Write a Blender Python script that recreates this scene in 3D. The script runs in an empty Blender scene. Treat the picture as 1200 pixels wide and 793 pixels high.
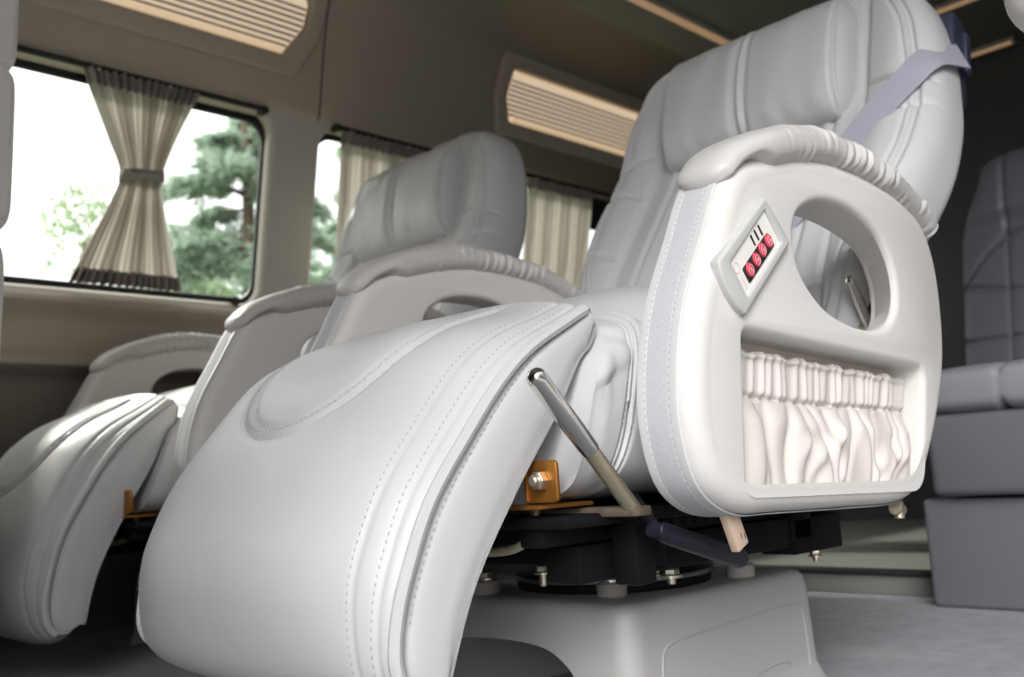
import bpy, bmesh, math, random
import numpy as np
from mathutils import Vector, Matrix
from mathutils.bvhtree import BVHTree

random.seed(4)
rng = np.random.default_rng(4)
S = bpy.context.scene
COL = S.collection
ZOFF = 0.285         # lens height above the carpet; all heights below are relative to the lens

# ------------------------------------------------------------------ materials
def mat(name, col, rough=.5, metal=0., bump=0., scale=300., var=0., vscale=6., spec=.5, sheen=0., coat=0.):
    m = bpy.data.materials.new(name); m.use_nodes = True
    nt = m.node_tree; b = nt.nodes['Principled BSDF']
    b.inputs['Base Color'].default_value = (*col, 1)
    b.inputs['Roughness'].default_value = rough
    b.inputs['Metallic'].default_value = metal
    b.inputs['Specular IOR Level'].default_value = spec
    b.inputs['Sheen Weight'].default_value = sheen
    b.inputs['Coat Weight'].default_value = coat
    tc = nt.nodes.new('ShaderNodeTexCoord')
    if var > 0:
        n = nt.nodes.new('ShaderNodeTexNoise'); n.inputs['Scale'].default_value = vscale; n.inputs['Detail'].default_value = 6
        nt.links.new(tc.outputs['Object'], n.inputs['Vector'])
        r = nt.nodes.new('ShaderNodeMapRange'); r.inputs[1].default_value = .3; r.inputs[2].default_value = .7
        r.inputs[3].default_value = 1 - var; r.inputs[4].default_value = 1 + var
        nt.links.new(n.outputs['Fac'], r.inputs[0])
        x = nt.nodes.new('ShaderNodeMix'); x.data_type = 'RGBA'; x.blend_type = 'MULTIPLY'; x.inputs[0].default_value = 1
        x.inputs[6].default_value = (*col, 1)
        nt.links.new(r.outputs[0], x.inputs[7]); nt.links.new(x.outputs[2], b.inputs['Base Color'])
    if bump > 0:
        v = nt.nodes.new('ShaderNodeTexNoise'); v.inputs['Scale'].default_value = scale; v.inputs['Detail'].default_value = 3
        nt.links.new(tc.outputs['Object'], v.inputs['Vector'])
        bp = nt.nodes.new('ShaderNodeBump'); bp.inputs['Strength'].default_value = bump; bp.inputs['Distance'].default_value = .001
        nt.links.new(v.outputs['Fac'], bp.inputs['Height']); nt.links.new(bp.outputs['Normal'], b.inputs['Normal'])
    return m

def lin(r, g, b):
    f = lambda c: (c/255/12.92) if c < 10 else ((c/255+.055)/1.055)**2.4
    return (f(r), f(g), f(b))

LEATHER = mat('grey_leather', (.565, .558, .558), .42, bump=.25, scale=420, var=.03, vscale=9, spec=.45)
PADLEATHER = mat('armrest_leather', (.555, .53, .505), .40, bump=.25, scale=420, var=.03, spec=.45)
STITCH = mat('stitch_thread', (.42, .41, .42), .8)
PANEL = mat('cream_moulded_plastic', (.66, .635, .60), .5, bump=.35, scale=650, spec=.35)
BAND = mat('grey_trim_fabric', (.54, .54, .555), .85, bump=.8, scale=900, var=.05, vscale=400)
BANDL = mat('pale_trim_vinyl', (.60, .59, .58), .55, bump=.2, scale=500)
POCKET = mat('pocket_leather', (.60, .56, .515), .42, bump=.2, scale=420, spec=.45)
RECESS = mat('recess_plastic', (.56, .51, .46), .6)
BEZEL = mat('bezel_plastic', (.53, .525, .50), .4)
PLATE = mat('white_keypad_film', (.80, .79, .72), .35)
BLACKP = mat('black_keypad_strip', (.02, .02, .025), .35)
RED = mat('red_button', (.62, .06, .09), .35)
PINK = mat('pale_button_print', (.75, .42, .44), .5)
BLACK = mat('black_metal', (.007, .007, .008), .55, bump=.15, scale=120, spec=.12)
BLACKLEV = mat('black_lever_plastic', (.014, .014, .024), .4, spec=.4)
CHROME = mat('chrome', (.72, .70, .66), .14, metal=1.)
BRASSY = mat('zinc_yellow_steel', (.56, .50, .36), .38, metal=.85, bump=.3, scale=200, var=.12, vscale=60)
RUST = mat('tarnished_steel_bar', (.20, .155, .115), .5, metal=.6, bump=.5, scale=220, var=.3, vscale=80)
GOLD = mat('gold_chromate_steel', (.38, .16, .03), .4, metal=.75, var=.25, vscale=45)
BOLT = mat('zinc_bolt', (.62, .57, .45), .3, metal=.9)
RUBBER = mat('grey_rubber_spacer', (.36, .33, .30), .75)
STEEL = mat('dull_plate_steel', (.22, .22, .22), .3, metal=.8)
PEDESTAL = mat('grey_pedestal_vinyl', (.40, .39, .375), .5, bump=.3, scale=260)
TAG = mat('tan_leather_tag', (.56, .42, .31), .6, bump=.3, scale=500)
INK = mat('dark_tag_print', (.10, .08, .07), .7)
BELT = mat('grey_belt_webbing', (.36, .36, .42), .6, bump=.5, scale=900)
DARKP = mat('dark_blue_guide_plastic', (.03, .035, .06), .4)
WALL = mat('beige_wall_lining', (.44, .385, .315), .6, bump=.25, scale=300, var=.02)
KICK = mat('dark_lower_lining', (.20, .175, .15), .7, bump=.3, scale=300)
PILLAR = mat('pale_window_surround', (.47, .43, .375), .55, bump=.2, scale=300)
CEIL = mat('ceiling_lining', (.42, .405, .37), .8, bump=.3, scale=400)
RIM = mat('lamp_surround', (.44, .385, .315), .5)
GASKET = mat('black_window_gasket', (.012, .012, .012), .5)
FLOORM = mat('grey_carpet', (.20, .20, .215), .95, bump=1., scale=500, var=.16, vscale=30, spec=.1, sheen=.2)
REARV = mat('rear_floor_vinyl', (.27, .285, .25), .3)
RISER = mat('riser_vinyl', (.22, .21, .19), .6)
BENCH = mat('bench_vinyl', (.15, .15, .168), .5, bump=.2, scale=300)
BENCHS = mat('bench_seat_leather', (.27, .268, .285), .42, bump=.2, scale=300)
BENCHD = mat('bench_back_leather', (.095, .09, .105), .45, bump=.2, scale=300)
BARK = mat('tree_bark', (.12, .085, .06), .9, bump=.5, scale=30)
GRASS = mat('grass_ground', (.22, .25, .14), .95, var=.2, vscale=2)
PAVE = mat('asphalt_paving', (.16, .16, .16), .9, var=.06, vscale=3)
BODY = mat('van_outer_panel', (.55, .55, .55), .4)

def leafmat(name, col):
    m = bpy.data.materials.new(name); m.use_nodes = True; nt = m.node_tree
    b = nt.nodes['Principled BSDF']; out = nt.nodes['Material Output']
    b.inputs['Base Color'].default_value = (*col, 1); b.inputs['Roughness'].default_value = .6
    t = nt.nodes.new('ShaderNodeBsdfTranslucent'); t.inputs['Color'].default_value = (*[min(1, c*1.3) for c in col], 1)
    x = nt.nodes.new('ShaderNodeMixShader'); x.inputs[0].default_value = .45
    nt.links.new(b.outputs[0], x.inputs[1]); nt.links.new(t.outputs[0], x.inputs[2]); nt.links.new(x.outputs[0], out.inputs['Surface'])
    return m
NEEDLE = leafmat('conifer_needles', (.32, .40, .32))  # needle and leaf colours lightened to stand in for haze outside
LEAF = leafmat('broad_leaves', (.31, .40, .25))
NEEDLE2 = leafmat('haze_paled_needles', (.34, .42, .33))

def clothmat(name, col, tr):
    m = leafmat(name, col); nt = m.node_tree
    for n in nt.nodes:
        if n.type == 'MIX_SHADER': n.inputs[0].default_value = tr
        if n.type == 'BSDF_PRINCIPLED': n.inputs['Roughness'].default_value = .9
        if n.type == 'BSDF_TRANSLUCENT': n.inputs['Color'].default_value = (*col, 1)
    return m
CURT = clothmat('taupe_curtain_cloth', (.50, .465, .41), .45)
HEM = clothmat('curtain_heading_tape', (.27, .225, .21), .12)

def glassmat():
    m = bpy.data.materials.new('window_glass'); m.use_nodes = True; nt = m.node_tree
    nt.nodes.remove(nt.nodes['Principled BSDF']); out = nt.nodes['Material Output']
    t = nt.nodes.new('ShaderNodeBsdfTransparent'); t.inputs[0].default_value = (.93, .95, .94, 1)
    g = nt.nodes.new('ShaderNodeBsdfGlossy'); g.inputs['Roughness'].default_value = .02
    lw = nt.nodes.new('ShaderNodeLayerWeight'); lw.inputs[0].default_value = .5
    pw = nt.nodes.new('ShaderNodeMath'); pw.operation = 'POWER'; pw.inputs[1].default_value = 5
    f = nt.nodes.new('ShaderNodeMath'); f.operation = 'MULTIPLY_ADD'; f.inputs[1].default_value = .85; f.inputs[2].default_value = .04
    nt.links.new(lw.outputs['Facing'], pw.inputs[0]); nt.links.new(pw.outputs[0], f.inputs[0])
    x = nt.nodes.new('ShaderNodeMixShader')
    nt.links.new(f.outputs[0], x.inputs[0]); nt.links.new(t.outputs[0], x.inputs[1]); nt.links.new(g.outputs[0], x.inputs[2])
    nt.links.new(x.outputs[0], out.inputs['Surface'])
    return m
GLASS = glassmat()
TINT = mat('dark_tinted_band', (.012, .014, .018), .12)

def emis(name, col, st, base):
    m = mat(name, base, .45); b = m.node_tree.nodes['Principled BSDF']
    b.inputs['Emission Color'].default_value = (*col, 1); b.inputs['Emission Strength'].default_value = st
    return m
LAMP = emis('ribbed_lamp_diffuser', (1., .78, .55), .55, (.62, .55, .46))
SLAT = mat('lamp_slat', (.60, .52, .43), .5)
LAMPEDGE = emis('lamp_edge_strip', (1., .74, .46), .50, (.7, .6, .45))
STRIP = emis('ceiling_strip_glow', (1., .60, .32), .25, (.55, .42, .30))

# ------------------------------------------------------------------ geometry helpers
def unit(a):
    a = np.asarray(a, float); n = np.linalg.norm(a, axis=-1, keepdims=True); return a/np.maximum(n, 1e-12)

def spline(pts, n, closed=False, uniform=True):
    """Catmull-Rom through pts resampled to n points of equal spacing."""
    P = np.array(pts, float); k = len(P)
    out = []
    segs = k if closed else k-1
    for i in range(segs):
        if closed: a, b, c, d = P[(i-1) % k], P[i], P[(i+1) % k], P[(i+2) % k]
        else: a, b, c, d = P[max(i-1, 0)], P[i], P[i+1], P[min(i+2, k-1)]
        t = np.linspace(0, 1, 24, endpoint=False)[:, None]
        out.append(.5*((2*b)+(-a+c)*t+(2*a-5*b+4*c-d)*t**2+(-a+3*b-3*c+d)*t**3))
    out = np.concatenate(out + ([P[:1]] if closed else [P[-1:]]))
    L = np.concatenate([[0], np.cumsum(np.linalg.norm(np.diff(out, axis=0), axis=1))])
    q = np.linspace(0, L[-1], n, endpoint=not closed)
    return np.stack([np.interp(q, L, out[:, j]) for j in range(P.shape[1])], 1)

def arclen(P):
    return np.concatenate([[0], np.cumsum(np.linalg.norm(np.diff(P, axis=0), axis=1))])

def rrect(x0, x1, z0, z1, r, n=8):
    out = []
    for cx, cz, a0 in ((x1-r, z1-r, 0), (x0+r, z1-r, 90), (x0+r, z0+r, 180), (x1-r, z0+r, 270)):
        for i in range(n+1):
            a = math.radians(a0+90*i/n); out.append((cx+r*math.cos(a), cz+r*math.sin(a)))
    return out

def round_poly(P, r, n=6):
    P = np.array(P, float); out = []
    for i in range(len(P)):
        a, b, c = P[i-1], P[i], P[(i+1) % len(P)]
        u, v = unit(a-b), unit(c-b)
        ri = min(r[i] if hasattr(r, '__len__') else r, .48*np.linalg.norm(a-b), .48*np.linalg.norm(c-b))
        p, q = b+u*ri, b+v*ri
        for t in np.linspace(0, 1, n+1): out.append((1-t)**2*p+2*t*(1-t)*b+t*t*q)
    return [tuple(p) for p in out]

class MB:
    def __init__(s): s.v = []; s.f = []; s.m = []; s.n = 0
    def add(s, V, F, m=0):
        V = np.asarray(V, float).reshape(-1, 3)
        s.v.append(V); s.f += [tuple(int(i)+s.n for i in f) for f in F]
        s.m += (list(m) if hasattr(m, '__len__') else [m]*len(F)); s.n += len(V); return s
    def grid(s, P, m=0, wrap=False, flip=False):
        a, b = P.shape[:2]; F = []
        for i in range(a-1):
            for j in range(b if wrap else b-1):
                k = (j+1) % b
                f = (i*b+j, i*b+k, (i+1)*b+k, (i+1)*b+j); F.append(f[::-1] if flip else f)
        return s.add(P.reshape(-1, 3), F, m)
    def loft(s, rings, m=0, cap=True, flip=False):
        P = np.array(rings); a, b = P.shape[:2]
        s.grid(P, m, True, flip)
        if cap:
            base = s.n - a*b
            c0 = list(range(base, base+b))[::-1]; c1 = list(range(base+(a-1)*b, base+a*b))
            for c in (c0, c1): s.f.append(tuple(c[::-1] if flip else c)); s.m.append(m)
        return s
    def tube(s, path, r, n=10, m=0, cap=True, flat=1.):
        P = np.array(path, float); T = unit(np.gradient(P, axis=0)); k = len(P)
        r = np.broadcast_to(np.asarray(r, float), (k,))
        up = np.array([0, 0, 1.]) if abs(T[0][2]) < .9 else np.array([0, 1., 0])
        N = unit(np.cross(T[0], up)); rings = []
        for i in range(k):
            N = unit(N - T[i]*np.dot(N, T[i])); B = np.cross(T[i], N)
            a = np.linspace(0, 2*np.pi, n, endpoint=False)[:, None]
            rings.append(P[i]+r[i]*(np.cos(a)*N+np.sin(a)*B*flat))
        return s.loft(rings, m, cap)
    def rod(s, a, b, r, n=16, m=0, cham=.2):
        a, b = np.array(a, float), np.array(b, float); d = unit(b-a); c = r*cham
        return s.tube([a, a+d*1e-5, a+d*c, b-d*c, b-d*1e-5, b], [r*.02, r-c, r, r, r-c, r*.02], n, m)
    def box(s, c, size, r=.004, rot=None, m=0, seg=2):
        bm = bmesh.new(); bmesh.ops.create_cube(bm, size=1)
        bmesh.ops.scale(bm, vec=size, verts=bm.verts)
        if r > 0: bmesh.ops.bevel(bm, geom=bm.edges[:], offset=min(r, .49*min(size)), segments=seg, profile=.5, affect='EDGES')
        M = Matrix.Translation(c) @ (rot.to_4x4() if rot is not None else Matrix.Identity(4))
        bm.transform(M); bm.verts.index_update()
        s.add([v.co[:] for v in bm.verts], [[v.index for v in f.verts] for f in bm.faces], m); bm.free(); return s
    def stitch(s, P, N, m=1, L=.0042, gap=.0026, w=.0009, h=.0007):
        """small raised dashes of thread along a path P with surface normals N"""
        P = np.array(P, float); N = np.broadcast_to(np.array(N, float), P.shape)
        A = arclen(P); q = np.arange(gap, A[-1]-L, L+gap)
        for t in q:
            p0 = np.array([np.interp(t, A, P[:, j]) for j in range(3)]); p1 = np.array([np.interp(t+L, A, P[:, j]) for j in range(3)])
            nn = unit(np.array([np.interp(t, A, N[:, j]) for j in range(3)])); d = unit(p1-p0); b = np.cross(nn, d)
            c = (p0+p1)/2+nn*h*.3
            V = [p0, c+b*w, c-b*w, p1, c+nn*h*1.4]
            s.add(V, [(0, 1, 4), (1, 3, 4), (3, 2, 4), (2, 0, 4)], m)
        return s
    def flat(s, outline, holes=(), thick=.06, bevel=.01, place=None, m=0, res=4):
        """plate with a rounded outline and holes in 2D, thickness about w = 0, mapped into space by place(u, v, w)"""
        cu = bpy.data.curves.new('tmp', 'CURVE'); cu.dimensions = '2D'; cu.fill_mode = 'BOTH'
        cu.extrude = max(thick/2-bevel, 0); cu.bevel_depth = bevel; cu.bevel_resolution = res; cu.offset = -bevel
        for loop in (outline, *holes):
            sp = cu.splines.new('POLY'); sp.points.add(len(loop)-1); sp.use_cyclic_u = True
            for p, q in zip(sp.points, loop): p.co = (q[0], q[1], 0, 1)
        o = bpy.data.objects.new('tmp', cu); COL.objects.link(o)
        dg = bpy.context.evaluated_depsgraph_get(); dg.update()
        me = bpy.data.meshes.new_from_object(o.evaluated_get(dg))
        V = np.array([v.co[:] for v in me.vertices]); F = [tuple(p.vertices) for p in me.polygons]
        bpy.data.objects.remove(o); bpy.data.curves.remove(cu); bpy.data.meshes.remove(me)
        return s.add(place(V[:, 0], V[:, 1], V[:, 2]), F, m)
    def build(s, name, mats, parent=None, origin=None, angle=35):
        me = bpy.data.meshes.new(name)
        V = np.concatenate(s.v)
        pw = np.array(world_loc(parent)) if parent else np.zeros(3)
        org = np.array(origin, float) if origin is not None else pw
        me.from_pydata((V-org).tolist(), [], s.f)
        for q in (mats if isinstance(mats, (list, tuple)) else [mats]): me.materials.append(q)
        me.polygons.foreach_set('material_index', s.m)
        bm = bmesh.new(); bm.from_mesh(me); bmesh.ops.remove_doubles(bm, verts=bm.verts, dist=1e-6)
        bmesh.ops.recalc_face_normals(bm, faces=bm.faces); bm.to_mesh(me); bm.free()
        me.shade_smooth(); me.set_sharp_from_angle(angle=math.radians(angle))
        o = bpy.data.objects.new(name, me); COL.objects.link(o)
        if parent: o.parent = parent
        o.location = (org-pw).tolist()
        return o

def world_loc(o):
    v = Vector((0, 0, 0))
    while o is not None: v += o.location; o = o.parent
    return v

def thing(name, label, cat, loc, group=None):
    o = bpy.data.objects.new(name, None); COL.objects.link(o); o.location = loc; o.empty_display_size = .1
    return tag(o, label, cat, group)
def tag(o, label, cat, group=None, kind=None):
    o['label'] = label; o['category'] = cat
    if group: o['group'] = group
    if kind: o['kind'] = kind
    return o
def struct(o): o['kind'] = 'structure'; return o
def copy_tree(o, parent=None, skip=()):
    c = o.copy(); COL.objects.link(c)
    if parent is not None: c.parent = parent
    for ch in list(o.children):
        if ch.name.split('.')[0] in skip: continue
        copy_tree(ch, c, skip)
    return c

def g(d, w): return np.exp(-(d/w)**2)
def sstep(x, a, b):
    t = np.clip((x-a)/(b-a), 0, 1); return t*t*(3-2*t)

# ================================================================== RECLINING SEAT
YC = .80                                   # middle of the near seat
seat = thing('reclining_seat', 'pale grey leather reclining seat with keypad on its armrest, on a grey pedestal', 'seat', (1.0, YC, -.285), 'reclining leather seats')

# ---- leg rest
HW = .234; LC = .846
E0 = spline([(.704, .160), (.674, .145), (.617, .114), (.577, .081), (.539, .039), (.494, -.017), (.466, -.076), (.455, -.112), (.452, -.141), (.457, -.160), (.468, -.170), (.482, -.170), (.490, -.160)], 170)
RE = spline([(.506, -.158), (.537, -.088), (.592, -.012), (.650, .057), (.684, .106), (.704, .122), (.712, .142)], 30)
AL = arclen(E0)
T0 = unit(np.gradient(E0, axis=0)); N0 = np.stack([T0[:, 1], -T0[:, 0]], 1)
if N0[60, 0] > 0: N0 = -N0
def leg_h(a, y):
    t = np.abs(y)/HW
    crown = .056*(1-t**4)*(.45+.55*sstep(a, .0, .16))*(1-.75*sstep(a, .33, .45))
    b = .112; a0 = .115
    yu = y+.014
    d = np.where(a < a0, np.abs(yu)-b, (np.sqrt((yu/b)**2+((np.maximum(a, a0)-a0)/.112)**2)-1)*.110)
    fade = sstep(a, .0, .03)
    h = crown + fade*(.0035*sstep(-d, 0, .03) - .0045*g(d-.001, .0038) - .0030*g(d-.015, .0036) + .002*g(d-.008, .004))
    for e in (.014, .034):
        h = h - .0018*g(np.abs(y)-(HW-e), .003)
    # loose skin: shallow creases running down from the top seam
    h = h + .0016*np.sin(y*62+a*9)*np.sin(a*23+y*7)*sstep(HW-np.abs(y), .05, .1)*sstep(a, .0, .05)*(1-sstep(a, .1, .2))
    return h
mb = MB(); ys = HW*np.sin(np.linspace(-1, 1, 170)*np.pi/2*.93)/math.sin(np.pi/2*.93)
rings = []
for y in ys:
    k = (abs(y)/HW)
    h = leg_h(AL, y)
    shrink = .045*max(0, (k-.72)/.28)**3             # rounded lower corners
    f = 1-shrink*sstep(AL, .2, .45)
    P = E0 + N0*h[:, None]
    P = P + (np.array([.53, .0])-P)*(1-f)[:, None]*np.array([.3, 1.])
    R_ = np.concatenate([P, RE]); rings.append(np.stack([R_[:, 0], np.full(len(R_), LC+y), R_[:, 1]], 1))
def inset(r, dy, q):
    r2 = r.copy(); n = len(E0)
    mid = np.stack([np.interp(np.linspace(0, 1, n), np.linspace(0, 1, len(RE)), RE[::-1, j]) for j in (0, 1)], 1)
    fr = r[:n, [0, 2]]; c = fr*(1-q)+mid*q; r2[:n, 0] = c[:, 0]; r2[:n, 2] = c[:, 1]
    fb = np.stack([np.interp(np.linspace(0, 1, len(RE)), np.linspace(0, 1, n), fr[::-1, j]) for j in (0, 1)], 1)
    q2 = 0 if q < .25 else q*.5; c = RE*(1-q2)+fb*q2; r2[n:, 0] = c[:, 0]; r2[n:, 2] = c[:, 1]
    r2[:, 1] += dy; return r2
a, b = rings[0], rings[-1]
# side panels: a welt, a narrow valley and a gently puffed gusset
rings = [inset(a, -.003, .5), inset(a, -.002, .3), inset(a, .001, .16), inset(a, .004, .12), inset(a, -.002, .07), inset(a, -.0035, .03)] + rings + \
        [inset(b, .0035, .03), inset(b, .002, .07), inset(b, -.004, .12), inset(b, -.001, .16), inset(b, .002, .3), inset(b, .003, .5)]
mb.loft(rings, 0)
for sg in (-1, 1):
    for e in (.014, .034):
        y = sg*(HW-e-.0035); h = leg_h(AL, np.array(y))
        P = E0+N0*(h+.0004)[:, None]
        mb.stitch(np.stack([P[4:150, 0], np.full(146, LC+y), P[4:150, 1]], 1), np.stack([N0[4:150, 0], np.zeros(146), N0[4:150, 1]], 1))
    # thread along the gusset seam
    q = inset(a if sg < 0 else b, 0, .17)[8:140]
    q = q.copy(); q[:, 1] = LC+sg*(HW+.0006)
    mb.stitch(q, np.array([0, sg, 0.]))
# thread inside the U seam
ua = []
for t in np.linspace(0, 1, 200):
    L1 = .115; 
    if t < .25: aa, yy = .02+(L1-.02)*t/.25, .118
    elif t > .75: aa, yy = .02+(L1-.02)*(1-t)/.25, -.118
    else:
        w = (t-.25)/.5*math.pi; aa, yy = L1+.120*math.sin(w), .118*math.cos(w)
    yy -= .014
    h = float(leg_h(np.array(aa), np.array(yy))); i = np.array([np.interp(aa, AL, E0[:, j]) for j in (0, 1)]); n = np.array([np.interp(aa, AL, N0[:, j]) for j in (0, 1)])
    p = i+n*(h+.0004); ua.append(((p[0], LC+yy, p[1]), (n[0], 0, n[1])))
mb.stitch([u[0] for u in ua], [u[1] for u in ua])
legrest = mb.build('leg_rest', [LEATHER, STITCH], seat, origin=(.70, LC, .14))
# welt round the leg rest edges
for sg in (-1, 1):
    P = rings[6 if sg < 0 else -7][2:158]
    mb = MB(); mb.tube(P+np.array([0, sg*.001, 0]), .0058 if sg < 0 else .004, 8)
    mb.build('piping', LEATHER, legrest)

# ---- seat cushion
CC = .822
def superring(cy, hw, z0, z1, x, n=96, e=6., tilt=0.):
    a = np.linspace(0, 2*np.pi, n, endpoint=False)
    c, s_ = np.cos(a), np.sin(a)
    y = np.sign(c)*np.abs(c)**(2/e); z = np.sign(s_)*np.abs(s_)**(2/e)
    zc, hz = (z0+z1)/2, (z1-z0)/2
    return np.stack([x+tilt*z*hz, cy+hw*y, zc+hz*z], 1)
xs = np.concatenate([np.linspace(.61, .635, 20), np.linspace(.636, .72, 110), np.linspace(.722, .86, 50), np.linspace(.88, 1.24, 24)])
zt = spline([(.61, .118), (.64, .148), (.70, .168), (.75, .190), (.80, .204), (.88, .208), (1.0, .20), (1.12, .19), (1.24, .18)], 80)
rings = []
for x in xs:
    z1 = np.interp(x, zt[:, 0], zt[:, 1]); q = sstep(np.array(x), .61, .64)
    r = superring(CC, .237*(.985+.015*q), -.030, float(z1), x, 220, 5.5)
    rings.append(r)
P = np.array(rings); C = np.array([0.9, CC, .07])
nrm = P-np.array([0, CC, .08]); nrm[..., 0] = 0; nrm = unit(nrm)
X, Yy, Z = P[..., 0], P[..., 1]-CC, P[..., 2]
side = sstep(np.abs(Yy), .18, .23)
top = sstep(Z, .14, .17)
seamx = .672+.012*np.sin(Z*20)+.035*sstep(Z, .11, .2)
h = -.006*g(X-seamx, .004) - .0025*g(X-seamx+.010, .0025) - .0025*g(X-seamx-.010, .0025)
h += side*(.0025*np.sin((Z*.9+X*1.3)*45+1.5*np.sin(X*40))*g(X-.645, .03)*sstep(Z, .03, .12)           # gathered leather behind the leg rest
           - .006*g(Z-.128+.25*(X-.67), .010)*g(X-.65, .03)
           - .005*g(Z-.095-.4*(X-.67), .009)*g(X-.64, .03)
           + .0022*np.sin(Z*52+X*25+1.2)*g(X-.75, .05)*(1-.6*top)
           + .002*np.sin(X*70+Z*30)*sstep(.02-Z, 0, .05)*.5)
h += top*.002*np.sin(X*55+Yy*8)*g(X-.74, .05)
h += -.004*g(Z-.150, .004)*side*sstep(X, .70, .72)
P = P+nrm*h[..., None]
xf = np.interp(P[..., 2], [-.034, .0, .06, .12, .17], [.648, .652, .676, .700, .706])      # raked front, clear of the leg rest
P[..., 0] = np.where(P[..., 0] < .86, xf+(P[..., 0]-.61)*(.86-xf)/.25, P[..., 0])
mb = MB(); mb.loft(list(P), 0)
nr_, nc_ = P.shape[:2]
CB = BVHTree.FromPolygons([tuple(map(float, q)) for q in P.reshape(-1, 3)], [(i*nc_+j, i*nc_+(j+1) % nc_, (i+1)*nc_+(j+1) % nc_, (i+1)*nc_+j) for i in range(nr_-1) for j in range(nc_)])
for dx in (-.0105, .0105):
    pts = []; nn = []
    for zz in np.linspace(-.020, .150, 90):
        sx = .672+.012*math.sin(zz*20)+.035*float(sstep(np.array(zz), .11, .2))+dx
        xf1 = float(np.interp(zz, [-.034, .0, .06, .12, .17], [.648, .652, .676, .700, .706])); sx = xf1+(sx-.61)*(.86-xf1)/.25
        hit = CB.ray_cast(Vector((sx, .3, zz)), Vector((0, 1, 0)))
        if hit[0] is not None: pts.append((sx, hit[0].y-.0003, zz)); nn.append((0, -1., 0))
    mb.stitch(pts, nn)
mb.build('seat_cushion', [LEATHER, STITCH], seat)

# ---- backrest
BC = .822
SP = spline([(1.195, .04), (1.225, .16), (1.285, .30), (1.352, .42), (1.415, .54), (1.440, .66), (1.449, .74), (1.450, .828)], 230)
zs = SP[:, 1].copy()                       # height along the upright back; the near one is then reclined a little
def recline(P, deg, hinge=(1.21, .10)):
    c_, s_ = math.cos(math.radians(deg)), math.sin(math.radians(deg)); d_ = P-np.array(hinge)
    return np.array(hinge)+np.stack([d_[:, 0]*c_+d_[:, 1]*s_, -d_[:, 0]*s_+d_[:, 1]*c_], 1)
SP = recline(SP, 7.)
TS = unit(np.gradient(SP, axis=0)); NS = np.stack([-TS[:, 1], TS[:, 0]], 1)      # front normal (-x)
wz = spline([(.04, .235), (.16, .25), (.26, .275), (.34, .305), (.42, .322), (.50, .322), (.58, .314), (.64, .308), (.70, .296), (.755, .272), (.790, .238), (.812, .19), (.828, .12)], 200)
hwid = np.interp(zs, wz[:, 0], wz[:, 1])
ht = .069*np.sqrt(np.clip(1-((zs-.743)/.086)**2, 0.02, 1)); ht[zs < .743] = .069
ht = ht*sstep(zs, .0, .06)
nf, nb = 340, 70
aF = np.linspace(0, np.pi, nf); aB = np.linspace(np.pi, 2*np.pi, nb+2)[1:-1]; aa = np.concatenate([aF, aB])
ca, sa = np.cos(aa), np.sin(aa); e = 3.4
LY = np.sign(ca)*np.abs(ca)**(2/e); LN = np.sign(sa)*np.abs(sa)**(2/e)
# even out sampling of the front face
def back_h(y, z, hw):
    ay = np.abs(y)
    h = .030*sstep(ay, .17, .26)*sstep(z, .15, .25)*(1-.35*sstep(z, .62, .75)) - .010*(1-sstep(ay, .0, .2))   # side bolsters
    mid = (1-sstep(ay, .195, .205))
    h += -.010*g(ay-.200, .006)
    for c in (-.15, -.05, .05, .15): h += mid*(-.007*g(y-c, .006))*sstep(z, .22, .30)
    h += mid*.004*np.cos(y*2*np.pi/.1+np.pi)*sstep(z, .22, .3)
    for c in (.10, .155, .21): h += mid*(-.007*g(z-c-.05*y*y*20*.2, .006))
    out = sstep(ay, .20, .215)
    h += out*(-.008)*g(z-(.575-.25*(ay-.22)), .005)
    h += out*(-.007)*g(z-(.468+.30*(ay-.22)), .005)
    h += out*(-.006)*g(z-(.335+.2*(ay-.22)), .005)
    h += -.005*g(ay-(hw-.030), .0045) - .003*g(ay-(hw-.044), .003)
    return h
rings = []
for i in range(len(SP)):
    y = hwid[i]*LY; n = ht[i]*LN
    hh = back_h(y, zs[i], hwid[i])*np.clip(LN*1.6, 0, 1)
    p = SP[i][None]+NS[i][None]*(n+hh)[:, None]
    rings.append(np.stack([p[:, 0], BC+y, p[:, 1]], 1))
mb = MB(); mb.loft(rings, 0)
for sg in (-1, 1):
    for dd in (.026, .034):
        pts = []; nn = []
        for i in range(70, 205):
            y = hwid[i]-dd; k = (1-(y/hwid[i])**e)**(1/e)
            hh = float(back_h(np.array(y), zs[i], hwid[i]))*min(1, k*1.6)
            p = SP[i]+NS[i]*(ht[i]*k+hh+.0006); pts.append((p[0], BC+sg*y, p[1])); nn.append((NS[i][0]*.7, sg*.5, NS[i][1]*.7))
        mb.stitch(pts, nn)
backrest = mb.build('backrest', [LEATHER, STITCH], seat, origin=(1.21, BC, .10))
BV = BVHTree.FromPolygons([tuple(map(float, p)) for r in rings for p in r], [(i*len(aa)+j, i*len(aa)+(j+1) % len(aa), (i+1)*len(aa)+(j+1) % len(aa), (i+1)*len(aa)+j) for i in range(len(rings)-1) for j in range(len(aa))])

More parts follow.
